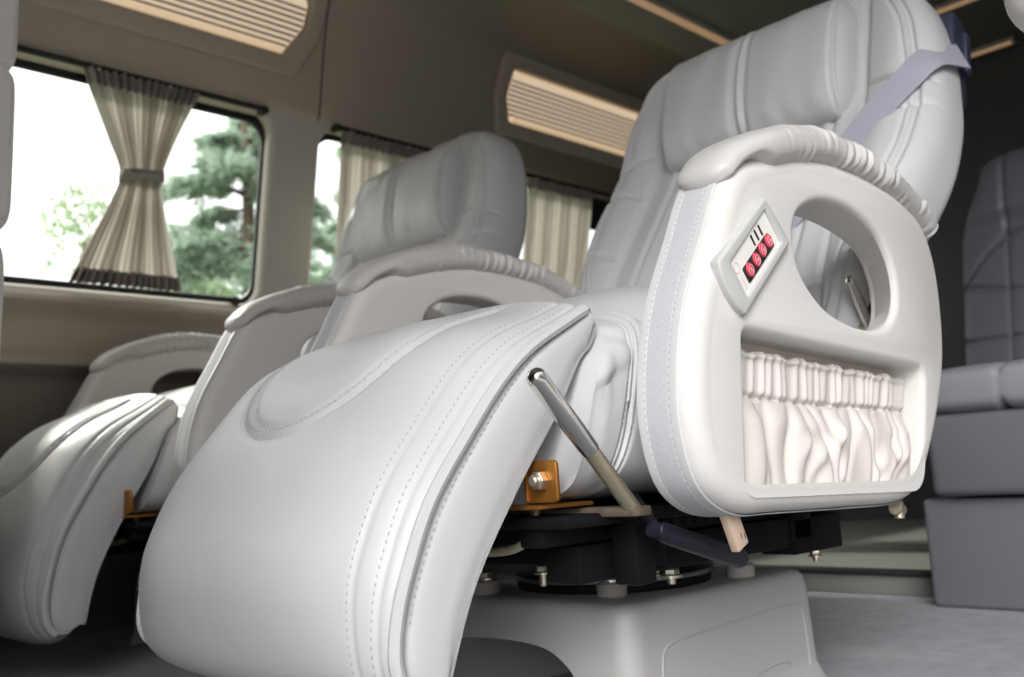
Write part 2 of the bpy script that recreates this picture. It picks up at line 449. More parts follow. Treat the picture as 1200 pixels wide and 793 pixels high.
# ---- headrest pillow: two puffed halves with a welted middle seam
rings = []; ph = .184
ang = np.linspace(0, 2*np.pi, 110, endpoint=False)
for t in np.concatenate([np.linspace(-1, -.9, 24), np.linspace(-.89, .89, 130), np.linspace(.9, 1, 24)]):
    ed = max(0., 1-abs(t)**14)**.5
    y = ph*t
    sc = .35+.65*ed if abs(t) > .9 else 1.
    sc = sc if abs(t) < 1 else .3
    grv = -.010*g(np.array(y-.010), .006)-.007*g(np.array(y+.010), .006)+.002*g(np.array(y), .005) - .006*g(np.array(abs(y)-(ph-.017)), .004)
    puff = .008*math.cos(min(abs(y)/ph, 1)*math.pi*1.0)
    c, s_ = np.cos(ang), np.sin(ang)
    n = np.sign(c)*np.abs(c)**(2/2.6); v = np.sign(s_)*np.abs(s_)**(2/3.6)
    front = np.clip(c, 0, 1)
    wr = .0012*np.sin(y*150+3*np.sin(v*3))*sstep(np.abs(v), .2, .8)+.0012*np.sin(y*70+v*2)
    th = (.066+puff*0)*sc*n+front*(float(grv)+wr-.008*(abs(t))**2)
    zz = .643+.116*sc*v
    sx = np.interp(zz, SP[:, 1], SP[:, 0]); 
    x = sx-.052-th-.018*(1-np.abs(v)**2)
    rings.append(np.stack([x, np.full(len(ang), BC+y), zz+.0*th], 1))
mb = MB(); mb.loft(rings, 0)
pillow = mb.build('headrest_pillow', [LEATHER, STITCH], backrest)

# ---- seat belt and its guide
def on_back(y, z):
    hit = BV.ray_cast(Vector((.6, y, z)), Vector((1, 0, 0)))
    return hit[0].x if hit[0] is not None else None
G0 = np.array((1.515, BC-.318, .608))                       # where the webbing leaves the guide
pts = []
line = spline([(BC-.318, .608), (BC-.240, .500), (BC-.172, .410), (BC-.10, .325), (BC+.02, .225), (BC+.15, .145), (BC+.215, .11)], 110)
x1 = on_back(BC-.172, .410)-.010
for y, z in line:
    x = on_back(y, z); k_ = min(1, (y-G0[1])/(.318-.172)); xl = G0[0]*(1-k_)+x1*k_
    if k_ < 1: x = min(xl, x-.008) if x else xl
    else: x = x-.010
    pts.append([x, y, z])
pts = np.array(pts); from_x = pts[:, 0].copy()
for _ in range(80):                                          # webbing spans hollows rather than following every seam
    sm = pts[:, 0].copy(); sm[1:-1] = (sm[:-2]+sm[2:])/2; pts[:, 0] = np.minimum(sm, from_x)
pts = spline(pts[::3], 110)
T = unit(np.gradient(pts, axis=0)); wdir = []
for p, t in zip(pts, T):
    k_ = float(sstep(np.array(p[0]), 1.36, 1.52)); f = unit(np.array([-1, -.15, .25])*(1-k_)+np.array([-.75, -.75, .15])*k_)
    w = unit(np.cross(t, unit(f))); wdir.append(w)
wdir = np.array(wdir)
for _ in range(60):
    wdir[1:-1] = unit(wdir[:-2]+wdir[1:-1]+wdir[2:])
nrm = unit(np.cross(wdir, T)); nrm[nrm[:, 0] > 0] *= -1
mb = MB(); rr = []
for p, w, n in zip(pts, wdir, nrm):
    rr.append([p+w*.023+n*.0012, p-w*.023+n*.0012, p-w*.023-n*.0012, p+w*.023-n*.0012])
mb.loft(rr, 0)
mb.build('seat_belt', BELT, seat)
mb = MB()
mb.box((1.530, BC-.297, .612), (.050, .024, .16), .008, Matrix.Rotation(math.radians(14), 3, 'Y'), 0, 3)
mb.box((1.545, BC-.312, .622), (.020, .012, .075), .004, Matrix.Rotation(math.radians(14), 3, 'Y'), 0, 3)
mb.build('belt_guide', DARKP, backrest)

# ---- armrests
OUT = [(.766, .276), (.723, .206), (.69, .146), (.672, .089), (.668, .036), (.681, -.010), (.707, -.034), (.745, -.046), (.80, -.048), (.93, -.052), (1.05, -.0545),
       (1.10, -.044), (1.135, -.015), (1.18, .040), (1.215, .100), (1.230, .165), (1.228, .235), (1.205, .282), (1.17, .302), (1.1, .320), (1.0, .328), (.9, .322), (.82, .302)]
OUTS = spline(OUT, 150, closed=True)
HOLE = spline([(.884, .252), (.935, .272), (1.005, .272), (1.067, .250), (1.094, .210), (1.088, .168), (1.052, .142), (.992, .138), (.922, .152), (.877, .184), (.866, .220)], 70, closed=True)
PK = round_poly([(.757, .121), (1.148, .100), (1.100, -.036), (.742, -.024)], [.012, .020, .024, .012])
def armrest(y0, outer):
    """y0 is the face turned to the camera; the panel is 62 mm thick"""
    th = .062; yc = y0+th/2
    mb = MB()
    holes = [HOLE.tolist()] + ([PK] if outer else [])
    # edge bands: a woven strip between two vinyl strips, along the whole rim
    O = np.concatenate([OUTS, OUTS[:1]]); Tn = unit(np.gradient(O, axis=0)); Nn = np.stack([Tn[:, 1], -Tn[:, 0]], 1)
    cen = O.mean(0); 
    if np.dot(Nn[10], O[10]-cen) < 0: Nn = -Nn
    ins = OUTS-Nn[:-1]*.013
    mb.flat(ins.tolist(), holes, th, .008, lambda u, v, w: np.stack([u, yc-w, v], 1), 0, 4)
    V_ = mb.v[-1]; dh = np.min(np.linalg.norm(V_[:, None, [0, 2]]-HOLE[None], axis=2), axis=1)      # the opening flares towards the rear on its far side
    mv = (dh < .014) & (V_[:, 1] > yc-.012)
    V_[mv, 0] += .056*sstep(V_[mv, 0], .93, 1.09)*sstep(V_[mv, 1], yc-.012, yc+.02)
    rimp = [(-.026, .0), (-.020, -.0002), (-.014, .0010), (-.008, .0038), (-.0035, .0085), (-.0008, .0150), (0, .022)]
    rimp = [(o_, -th/2+y_) for o_, y_ in rimp] + [(o_, th/2-y_*.7) for o_, y_ in rimp[::-1]]
    mb.grid(np.stack([np.stack([O[:, 0]+Nn[:, 0]*o_, np.full(len(O), yc+y_), O[:, 1]+Nn[:, 1]*o_], 1) for o_, y_ in rimp], 1), 0)
    for (ya, yb, hgt, mi) in ((.0185, .0285, .0012, 1), (-.0065, .0185, .0014, 2), (-.0165, -.0065, .0012, 1)):
        yy = np.array([ya, ya+.001, (ya+yb)/2, yb-.001, yb]); hh = np.array([.0002, hgt, hgt+.0004, hgt, .0002])
        G = np.stack([np.stack([O[:, 0]+Nn[:, 0]*k, np.full(len(O), yc+q), O[:, 1]+Nn[:, 1]*k], 1) for q, k in zip(yy, hh)], 1)
        if ya > -.02: G = G.copy()
        mb.grid(G, mi)
    for q in (.0192, -.0072):
        mb.stitch(np.stack([O[:, 0]+Nn[:, 0]*.0012, np.full(len(O), yc+q), O[:, 1]+Nn[:, 1]*.0012], 1), np.stack([Nn[:, 0], 0*Nn[:, 0], Nn[:, 1]], 1), 3)
    if outer:   # back wall of the pocket recess
        mb.flat(round_poly([(.745, .135), (1.158, .112), (1.108, -.044), (.732, -.032)], .01), (), .006, .001, lambda u, v, w: np.stack([u, y0+.046-w, v], 1), 4, 1)
    a = mb.build('armrest', [PANEL, BAND, BAND, STITCH, RECESS], seat)
    a.data.materials[1] = BANDL
    # padded, ruched top
    path = spline([(.752, .262), (.766, .276), (.79, .295), (.84, .315), (.905, .331), (.98, .338), (1.07, .335), (1.15, .323), (1.21, .304), (1.248, .282)], 240)
    Tp = unit(np.gradient(path, axis=0)); Np = np.stack([-Tp[:, 1], Tp[:, 0]], 1)
    s = np.linspace(0, 1, 240); rr = []
    ang = np.linspace(0, 2*np.pi, 72, endpoint=False)
    wav = sum(np.sin(s*f+p)*w for f, p, w in ((205, .3, 1.), (331, 2.1, .5), (131, 4., .35)))
    for i in range(240):
        end0 = min(1, math.sqrt(max(1-(1-min(s[i]/.05, 1))**2, .0))+.08); end1 = min(1, math.sqrt(max(1-(1-min((1-s[i])/.035, 1))**2, 0))+.08)
        w = (.031+.012*sstep(s[i], 0, .2)-.010*sstep(s[i], .55, 1))*min(end0, end1)
        lowf = .008+.018*sstep(s[i], .12, .19)-.004*sstep(s[i], .25, .5)        # short front flap, then a full roll
        hi = (.013+.008*g(s[i]-.35, .3)-.006*sstep(s[i], .7, 1))*min(end0, end1)
        lo = lowf*min(end0, end1)
        c, sn = np.cos(ang), np.sin(ang)
        wr = .0024*wav[i]*sstep(s[i], .20, .34)*(1-sstep(s[i], .965, .99))
        ph2 = ang*1.0
        rip = wr*(.5+.5*np.sin(ang*2+i*.05+1.5*np.sin(i*.11)))
        yv = (w+rip)*np.sign(c)*np.abs(c)**.75
        nv = np.where(sn > 0, hi+rip, lo+rip*.6)*np.sign(sn)*np.abs(sn)**.8
        p = path[i][None]+Np[i][None]*nv[:, None]
        rr.append(np.stack([p[:, 0], yc+yv, p[:, 1]], 1))
    mb = MB(); mb.loft(rr, 0); mb.build('arm_pad', PADLEATHER, a)
    return a
arm = armrest(.470, True)

# elasticated leather pocket on the near armrest
nu, nv = 200, 110
U, V = np.meshgrid(np.linspace(0, 1, nu), np.linspace(0, 1, nv))       # v: 0 at the bottom
def quadp(u, v):
    bl, br, tl, tr = (.750, -.034), (1.096, -.046), (.767, .108), (1.140, .088)
    return [(1-u)*(1-v)*bl[k]+u*(1-v)*br[k]+(1-u)*v*tl[k]+u*v*tr[k] for k in (0, 1)]
px, pz = quadp(U, V)
frill = (.0012*np.sin(U*61)+.0012*np.sin(U*37+1))*sstep(V, .9, 1.)
pz = pz+frill
seam = .69-.015*np.sin(U*5)
bag = sstep(.70-V, 0, .22)
out = .017+.008*bag
fold = np.zeros_like(U)
for k in range(13):
    c = (k+.5)/13+rng.uniform(-.02, .02); sl = rng.uniform(-.13, .10); w = rng.uniform(.026, .044); a_ = rng.uniform(.006, .0105)
    path_ = c+sl*(.65-V)+.022*np.sin(V*5+k*1.7)
    d = (U-path_)/w
    fold += a_*(.55+.45*np.sin(V*4+k*2.1))*np.exp(-np.abs(d)**2.2)-.5*a_*g(d-1.25, .45)
for k in range(7):
    u0, v0 = rng.uniform(.05, .95), rng.uniform(.15, .45)
    fold += .006*np.exp(-((U-u0-.25*(V-v0))/.03)**2-((V-v0)/.12)**2)
band = np.zeros_like(U)
for k in range(24):
    c = (k+.5)/24+rng.uniform(-.016, .016); a_ = rng.uniform(.0015, .0055); w = rng.uniform(.008, .020)
    band += a_*g(U-c-.05*(V-.8)*rng.uniform(-1, 1), w)*(1-.4*sstep(V, .85, 1.))
mixb = sstep(V, .62, .74)
fold = fold*(.5+.5*bag)*(1-mixb)+band*mixb
y = .511-out-fold+.0045*g(V-seam, .020)-.003*g(V-.965, .02)
y = y+.010*(sstep(U, .985, 1.)+sstep(1-U, .985, 1.))
G = np.stack([px, y, pz], 2)
mb = MB(); mb.grid(G, 0)
back = G.copy(); back[..., 1] = .5125; mb.grid(back[[-1, -2]], 0); mb.grid(np.stack([G[-1], back[-1]]), 0); mb.grid(np.stack([G[0], back[0]]), 0)
mb.build('map_pocket', POCKET, arm, angle=80)

# keypad: bezel, white film with three slots, black strip and four red buttons
mb = MB(); yf = .470
pl = lambda y: (lambda u, v, w: np.stack([u, y-w, v], 1))
bz = spline([(.716, .179), (.7185, .166), (.727, .152), (.739, .140), (.7525, .1325)], 14).tolist()
bez = [(.8055, .2525), (.8465, .2135)][::-1]
outl = bz + [(.8465, .2125), (.806, .2525)]
inn = [(.736, .180), (.7585, .150), (.829, .2110), (.8045, .2395)]
mb.flat(round_poly(outl, .002, 2), [round_poly(inn, .002, 2)], .012, .0025, pl(yf-.001), 0, 2)
mb.flat(inn, (), .004, .0, pl(yf-.002), 1, 0)
mb.flat(round_poly([(.757, .176), (.806, .2175), (.818, .2065), (.767, .1635)], .002, 2), (), .003, .0005, pl(yf-.0038), 2, 1)
d = unit(np.array([.09, .072])); pdir = np.array([-d[1], d[0]])
for c in ((.779, .2085), (.7865, .2145), (.794, .2205)):
    c = np.array(c)+np.array([.001, -.002])
    mb.flat([tuple(c+d*.0012+pdir*.0055), tuple(c-d*.0012+pdir*.0055), tuple(c-d*.0012-pdir*.0055), tuple(c+d*.0012-pdir*.0055)], (), .001, 0, pl(yf-.0042), 2, 0)
cc = np.array((.748, .176)); mb.tube([(cc[0]+.005*math.cos(t), yf-.0041, cc[1]+.005*math.sin(t)) for t in np.linspace(0, 2*math.pi, 20)], .0004, 5, 3)
for k in range(2): mb.rod((.7535+.004*k, yf-.0041, .1695-.004*k), (.7605+.002*k, yf-.0041, .1615-.004*k), .0004, 5, 3)
mb.build('control_keypad', [BEZEL, PLATE, BLACKP, PINK], arm)
for i, c in enumerate(((.7685, .1765), (.7815, .1875), (.7935, .1985), (.8065, .2090))):
    mb = MB(); tt = np.linspace(0, 2*math.pi, 24, endpoint=False)
    el = [tuple(np.array(c)+d*.0062*math.cos(t)+pdir*.0072*math.sin(t)) for t in tt]
    mb.flat(el, (), .004, .0012, pl(yf-.005), 0, 2)
    ring = [(c[0]+.0040*math.cos(t), yf-.0071, c[1]+.0048*math.sin(t)) for t in np.linspace(0, 2*math.pi, 20)]
    mb.tube(ring, .0004, 5, 1)
    dd = [(-.0015, -.0015), (.0015, .0015)] if i % 2 else [(-.0015, .001), (.0015, -.001)]
    mb.rod((c[0]+dd[0][0], yf-.0071, c[1]+dd[0][1]), (c[0]+dd[1][0], yf-.0071, c[1]+dd[1][1]), .0005, 6, 1)
    mb.rod((c[0], yf-.0071, c[1]-.0022), (c[0], yf-.0071, c[1]+.0022), .0004, 6, 1)
    mb.build('button', [RED, PINK], arm)

arm2 = armrest(YC*2-.47-.062, False)

# leather tag under the armrest
mb = MB()
mb.box((.7545, .499, -.056), (.019, .009, .046), .0015, Matrix.Rotation(math.radians(-24), 3, 'Y'))
mb.build('leather_tag', [TAG, INK], arm)
mb = MB()
for o in (0, .006):
    mb.rod((.759+o, .4943, -.064), (.761+o, .4943, -.069), .0005, 6)
mb.build('tag_print', INK, arm)

# ---- levers
mb = MB()
A, B = np.array((.690, .560, -.037)), np.array((.560, .552, .085)); M_ = A+(B-A)*.46
mb.rod(A, M_, .0078, 18, 0, .15); dB = B-A; mb.tube([M_-dB*.012, M_-dB*.01, M_, B-dB*.06, B-dB*.03, B-dB*.01, B], [.002, .0085, .0092, .0092, .0086, .006, .001], 20, 1)
mb.build('leg_rest_lever', [BRASSY, CHROME], seat)
mb = MB(); mb.box((.692, .668, -.0385), (.026, .235, .009), .002)
mb.build('lever_bar', RUST, seat)
mb = MB()
A, B = np.array((.716, .555, -.058)), np.array((.860, .560, -.0985))
mb.tube([A, A+(B-A)*.02, A+(B-A)*.06, A+(B-A)*.94, A+(B-A)*.985, B], [.003, .008, .0098, .0108, .0085, .002], 20, 0)
mb.rod((.716, .556, -.058), (.765, .62, -.030), .0065, 14, 0)
mb.rod((.716, .545, -.058), (.716, .565, -.058), .007, 12, 0)
mb.build('slide_lever', BLACKLEV, seat)
mb = MB()
A, B = np.array((1.215, .562, .163)), np.array((1.158, .557, .228))
mb.rod(A, B, .0068, 16, 0, .5); mb.box((1.232, .575, .178), (.030, .022, .075), .008, Matrix.Rotation(math.radians(20), 3, 'Y'), 1, 3)
mb.rod((1.208, .568, .172), (1.235, .568, .150), .010, 16, 2)
mb.build('recline_lever', [CHROME, BLACK, BRASSY], seat)

# ---- gold brackets below the cushion
mb = MB()
mb.flat(round_poly([(.588, .012), (.626, .012), (.626, -.026), (.588, -.026)], .006), (), .004, .001, lambda u, v, w: np.stack([.622-w, u, v], 1), 0, 2)
mb.flat(round_poly([(.618, .012), (.642, .006), (.642, -.026), (.618, -.026)], .004), (), .004, .001, lambda u, v, w: np.stack([u, .626-w, v], 1), 0, 2)
mb.build('hinge_bracket', GOLD, seat)
mb = MB(); mb.box((.655, .66, -.030), (.075, .10, .004), .001); mb.build('hinge_plate', GOLD, seat)
mb = MB(); hx = [(.0090*math.cos(t), .0090*math.sin(t)) for t in np.linspace(0, 2*math.pi, 6, endpoint=False)]
mb.flat(hx, (), .010, .002, lambda u, v, w: np.stack([.616-w, .606+u, -.006+v], 1), 0, 2)
mb.rod((.612, .606, -.006), (.606, .606, -.006), .0052, 14)
mb.build('hinge_bolt', BOLT, seat)
mb = MB()
mb.tube(spline([(.660, .655, -.032), (.655, .655, -.045), (.650, .656, -.058), (.645, .668, -.068), (.640, .69, -.072), (.640, .74, -.073), (.640, .86, -.071)], 40), .0046, 10)
mb.build('bent_rod', BRASSY, seat)

# ---- black slide rails, cross frame, swivel plates
for yy in (.645, .955):
    mb = MB()
    mb.box((.93, yy, -.088), (.50, .045, .036), .003); mb.box((.92, yy, -.058), (.56, .032, .022), .003)
    for k in range(16): mb.box((.80+k*.021, yy-.0165, -.058), (.011, .003, .009), .001)
    mb.box((1.13, yy, -.094), (.12, .05, .044), .003)
    mb.build('slide_rail', BLACK, seat)
mb = MB()
mb.box((.79, .80, -.078), (.05, .36, .045), .004); mb.box((1.09, .80, -.078), (.05, .36, .045), .004)
mb.box((.94, .80, -.062), (.40, .30, .03), .004); mb.box((.735, .60, -.080), (.03, .03, .06), .003)
mb.box((.94, .80, -.045), (.62, .42, .012), .004)
for k in range(4): mb.box((.7595+.0, .70+k*.045, -.072), (.012, .030, .012), .002)
mb.build('seat_frame', BLACK, seat)
mb = MB()
tt = np.linspace(0, 2*math.pi, 64, endpoint=False)
def disc(mb, cx, cy, r, z, h, m=0): mb.flat([(cx+r*math.cos(t), cy+r*math.sin(t)) for t in tt], (), h, min(.0018, h*.45), lambda u, v, w: np.stack([u, v, z+w], 1), m, 2)
disc(mb, .965, .825, .128, -.1290, .007); disc(mb, .965, .825, .09, -.114, .018, 1)
mb.build('swivel_plate', [STEEL, BLACK], seat)
mb = MB(); disc(mb, .965, .825, .124, -.138, .010); mb.build('base_plate', BLACK, seat)

def bolt(p, h=.016, r=.0065):
    mb = MB(); hx = [(r*1.5*math.cos(t), r*1.5*math.sin(t)) for t in np.linspace(0, 2*math.pi, 6, endpoint=False)]
    mb.flat(hx, (), .008, .0015, lambda u, v, w: np.stack([p[0]+u, p[1]+v, p[2]+w], 1), 0, 2)
    mb.rod((p[0], p[1], p[2]), (p[0], p[1], p[2]-h), r*.8, 12); disc2 = r*1.9
    mb.rod((p[0], p[1], p[2]-.004), (p[0], p[1], p[2]-.006), disc2, 16)
    mb.build('bolt', BOLT, seat)
for (x, y) in ((.815, .905), (.853, .733), (1.060, .695), (1.10, .94)):
    mb = MB(); mb.rod((x, y, -.1435), (x, y, -.1265), .0175, 28, 0, .12); mb.build('rubber_spacer', RUBBER, seat)
    bolt((x, y, -.120), .008)
bolt((.80, .79, -.108), .02, .0055); bolt((.885, .672, -.117), .014); bolt((.865, .680, -.114), .01, .004); bolt((1.17, .650, -.122), .012, .005)
mb = MB(); mb.rod((1.09, .50, -.062), (1.115, .505, -.066), .008, 14); mb.rod((1.10, .50, -.055), (1.10, .50, -.075), .006, 12)
mb.build('latch_pin', BRASSY, seat)

# ---- pedestal: a moulded box on four legs with an arch in the front
def ped_outline(z):
    t = (z+.1435)/(-.285+.1435)
    g_ = .005*t+.008*sstep(np.array(t), .88, 1.)
    return rrect(.795-g_, 1.18+g_, .665-g_, 1.005+g_, .024, 10)
mb = MB(); hs = [(-.285, 0), (-.278, 0), (-.26, 0), (-.23, 0), (-.20, 0), (-.165, 0), (-.152, .002), (-.146, .006), (-.1435, .014)]
# side walls as a loft with arches cut on front and rear by leaving the faces out
R0 = []
for z, ins in hs:
    o = np.array(ped_outline(z)); c = o.mean(0); o2 = c+(o-c)*(1-ins/.18); R0.append(np.stack([o2[:, 0], o2[:, 1], np.full(len(o2), z)], 1))
# densify the ring so the arch can be shaped
def dens(r, n=240):
    rc = np.concatenate([r, r[:1]]); L = arclen(rc); q = np.linspace(0, L[-1], n, endpoint=False); return np.stack([np.interp(q, L, rc[:, j]) for j in range(3)], 1)
Rd = [dens(r) for r in R0]
zz = np.concatenate([np.linspace(-.285, -.165, 50), [-.158, -.152, -.146, -.1435]])
hz = np.array([h_[0] for h_ in hs]); RR = np.array(Rd)
full = np.stack([np.stack([np.interp(zz, hz, RR[:, k, j]) for j in range(3)], 1) for k in range(240)], 1)
b = 240
F = [(i*b+j, i*b+(j+1) % b, (i+1)*b+(j+1) % b, (i+1)*b+j) for i in range(len(zz)-1) for j in range(b)]
F.append(tuple(range((len(zz)-1)*b, len(zz)*b))); F.append(tuple(range(b))[::-1])
mb.add(full.reshape(-1, 3), F, 0)
ped = mb.build('pedestal', PEDESTAL, seat, angle=40)
cut = MB()          # the arch under the front edge and the hollow behind it
A_ = spline([(.735, -.32), (.735, -.262), (.742, -.225), (.775, -.200), (.82, -.192), (.90, -.192), (.95, -.200), (.978, -.225), (.985, -.262), (.985, -.32)], 60)
cut.flat(A_.tolist(), (), .40, .0, lambda u, v, w: np.stack([.90+w, u, v], 1), 0, 0)
cb = cut.build('cutter', PEDESTAL, seat)
bo = ped.modifiers.new('arch', 'BOOLEAN'); bo.object = cb; bo.operation = 'DIFFERENCE'; bo.solver = 'EXACT'
dg = bpy.context.evaluated_depsgraph_get(); dg.update()
me2 = bpy.data.meshes.new_from_object(ped.evaluated_get(dg)); ped.modifiers.clear(); ped.data = me2; me2.set_sharp_from_angle(angle=math.radians(40))
bpy.data.objects.remove(cb)
mb = MB()          # raised outline moulded on the side of the pedestal
def sidept(x, z):
    t = (z+.1435)/(-.1415); return (x, .665-.005*t-.0005, z)
loop = spline([sidept(.845, -.215), sidept(.86, -.192), sidept(.95, -.187), sidept(1.10, -.183), sidept(1.138, -.187), sidept(1.146, -.205), sidept(1.148, -.262)], 60)
mb.tube(loop, .0014, 8); mb.tube(spline([sidept(.845, -.215), sidept(.842, -.24), sidept(.84, -.268)], 20), .0014, 8)
mb.tube(spline([sidept(.96, -.283), sidept(.975, -.262), sidept(1.04, -.250), sidept(1.09, -.248), sidept(1.105, -.258), sidept(1.11, -.283)], 40), .0014, 8)
mb.build('moulded_bead', PEDESTAL, ped)

# ---- the far seat: same kind, leg rest hanging a little lower, back a little more upright
far = copy_tree(seat, None, ('control_keypad', 'button', 'seat_belt', 'belt_guide', 'leather_tag', 'tag_print', 'leg_rest_lever', 'slide_lever', 'hinge_bolt'))
far.location = (1.0, YC+.93, -.285)
for ch in list(far.children):
    if ch.name.startswith('armrest'):
        for c2 in list(ch.children): bpy.data.objects.remove(c2)
        bpy.data.objects.remove(ch)
for dy in (-(YC*2-.94-.062), 0):
    c_ = copy_tree(arm2, far); c_.location = Vector(c_.location)+Vector((0, dy, 0))
far['label'] = 'pale grey leather reclining seat between the first one and the curtained windows'
for ch in far.children:
    if ch.name.startswith('leg_rest.'): ch.rotation_euler = (0, math.radians(-10), 0)
    if ch.name.startswith('backrest'): ch.rotation_euler = (0, math.radians(-4.5), 0)

# ================================================================== FRONT ROW SEAT (only its back edge shows at the left)
fs = thing('front_seat', 'pale seat back and headrest cut off by the left border of the photo', 'seat', (.15, 1.70, -.285))
LITSEAT = mat('front_seat_lit_tone', (.86, .83, .81), .6, bump=.2, scale=300)  # whitened base colour stands in for daylight on this seat
def cushion(c, size, rot, e=9.):
    rr = []
    for t in np.linspace(-1, 1, 30):
        k = max(1-abs(t)**14, .0)**.5*.92+.08
        a_ = np.linspace(0, 2*np.pi, 48, endpoint=False); cc, ss = np.cos(a_), np.sin(a_)
        x = size[0]/2*np.sign(cc)*np.abs(cc)**(2/e)*k; z = size[2]/2*np.sign(ss)*np.abs(ss)**(2/e)*(.85+.15*k)
        y_ = np.full(48, size[1]/2*t)
        P_ = np.stack([x, y_, z], 1) @ np.array(Matrix.Rotation(rot, 3, 'Y')).T
        rr.append(P_+np.array(c))
    return rr
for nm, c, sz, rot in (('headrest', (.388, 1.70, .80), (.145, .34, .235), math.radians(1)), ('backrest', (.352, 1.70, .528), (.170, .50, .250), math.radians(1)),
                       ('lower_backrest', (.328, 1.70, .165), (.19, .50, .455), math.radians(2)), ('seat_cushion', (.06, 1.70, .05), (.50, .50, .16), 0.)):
    mb = MB(); mb.loft(cushion(c, sz, rot), 0); mb.build(nm, LITSEAT, fs)
mb = MB(); mb.box((.08, 1.70, -.15), (.36, .38, .27), .03, None, 0, 4); mb.build('pedestal', PEDESTAL, fs)
mb = MB(); mb.box((.355, 1.70, .45), (.05, .30, .70), .01); mb.build('inner_frame', PEDESTAL, fs)

# ================================================================== REAR BENCH
bench = thing('rear_bench', 'dark grey rear bench seat with plain box base behind the first seat', 'bench', (2.0, .48, -.285))
mb = MB(); mb.box((2.03, .42, -.187), (.44, .716, .198), .010, None, 0, 3); mb.build('base', BENCH, bench)
mb = MB(); mb.box((1.995, .40, -.008), (.43, .69, .150), .016, None, 0, 3); mb.build('seat_skirt', BENCH, bench)
rr = []
for t in np.linspace(-1, 1, 160):
    y = .40+.350*t
    k = max(1-abs(t)**22, 0)**.5*.9+.1
    gr = 1-.22*math.exp(-((y-.600)/.007)**2)-.22*math.exp(-((y-.24)/.007)**2)
    a_ = np.linspace(0, 2*np.pi, 80, endpoint=False); cc, ss = np.cos(a_), np.sin(a_); e_ = 4.5
    x = 1.985+.222*np.sign(cc)*np.abs(cc)**(2/e_)*(.97+.03*gr)*(.9+.1*k); z = .107+.048*np.sign(ss)*np.abs(ss)**(2/e_)*k*gr
    rr.append(np.stack([x, np.full(80, y), z], 1))
mb = MB(); mb.loft(rr, 0); mb.build('seat_cushion', BENCHS, bench)
rr = []
for z in np.linspace(.12, .66, 120):
    t = (z-.12)/.54; hw_ = .185*(1-.28*sstep(np.array(t), .62, .95))*(1-.5*max(0, (t-.93)/.07)**2)
    a_ = np.linspace(0, 2*np.pi, 200, endpoint=False); cc, ss = np.cos(a_), np.sin(a_); e_ = 3.5
    y = hw_*np.sign(cc)*np.abs(cc)**(2/e_); n = .05*np.sign(ss)*np.abs(ss)**(2/e_)*min(1, math.sqrt(max(1-((t-.9)/.1)**2, .02)) if t > .9 else 1)
    fr = np.clip(ss*2, 0, 1)
    h_ = fr*(-.008*g(np.abs(y)-.076, .005)-.007*g(np.array(z)-(.32+.2*np.abs(y)), .005)-.007*g(np.array(z)-.23, .005)+.020*sstep(np.array(z), .48, .53)-.010*g(np.array(z)-(.48-y*y*4), .007))
    rr.append(np.stack([2.17+.13*t-n-h_, .615+y, np.full(200, z)], 1))
mb = MB(); mb.loft(rr, 0); bk = mb.build('backrest', BENCHD, bench)
b2 = bk.copy(); COL.objects.link(b2); b2.location = Vector(b2.location)+Vector((0, -.38, 0))

# ================================================================== THE VAN
def extrude_x(mb, prof, x0, x1, m=0, n=2):
    P = np.array(prof, float); G = np.stack([np.stack([np.full(len(P), x), P[:, 0], P[:, 1]], 1) for x in np.linspace(x0, x1, n)], 0); mb.grid(G, m)
X0, X1 = -1.3, 3.46
mb = MB(); mb.box(((X0+1.93)/2, 1.0, -.310), (1.93-X0, 2.5, .05), 0); struct(mb.build('floor', FLOORM))
mb = MB(); mb.box(((1.932+X1)/2, 1.0, -.2625), (X1-1.932, 2.5, .047), .0, None, 0); struct(mb.build('floor_rear', REARV))
mb = MB(); mb.box((1.929, 1.48, -.264), (.010, 1.40, .04), .001, None, 0); mb.box((1.932, 1.48, -.2395), (.04, 1.40, .011), .004, None, 1); struct(mb.build('trim_2', [RISER, GASKET]))

# far wall: lower lining, window band, cove
low = spline([(2.19, -.288), (2.185, -.18), (2.175, -.02), (2.165, .10), (2.160, .20), (2.158, .26), (2.135, .285), (2.130, .305), (2.150, .325), (2.155, .34), (2.150, .385), (2.135, .405), (2.112, .421), (2.108, .430), (2.114, .438), (2.130, .449), (2.162, .468), (2.20, .470)], 80)
mb = MB(); extrude_x(mb, low, X0, X1); mb.m = [1 if low[f_[0] % len(low)][1] < .285 else 0 for f_ in mb.f]
G_ = np.array([[X0, 2.24, -.288], [X1, 2.24, -.288], [X1, 2.24, .455], [X0, 2.24, .455]]); mb.add(G_, [(0, 1, 2, 3)], 0)
struct(mb.build('wall_far_lower', [WALL, KICK], angle=60))
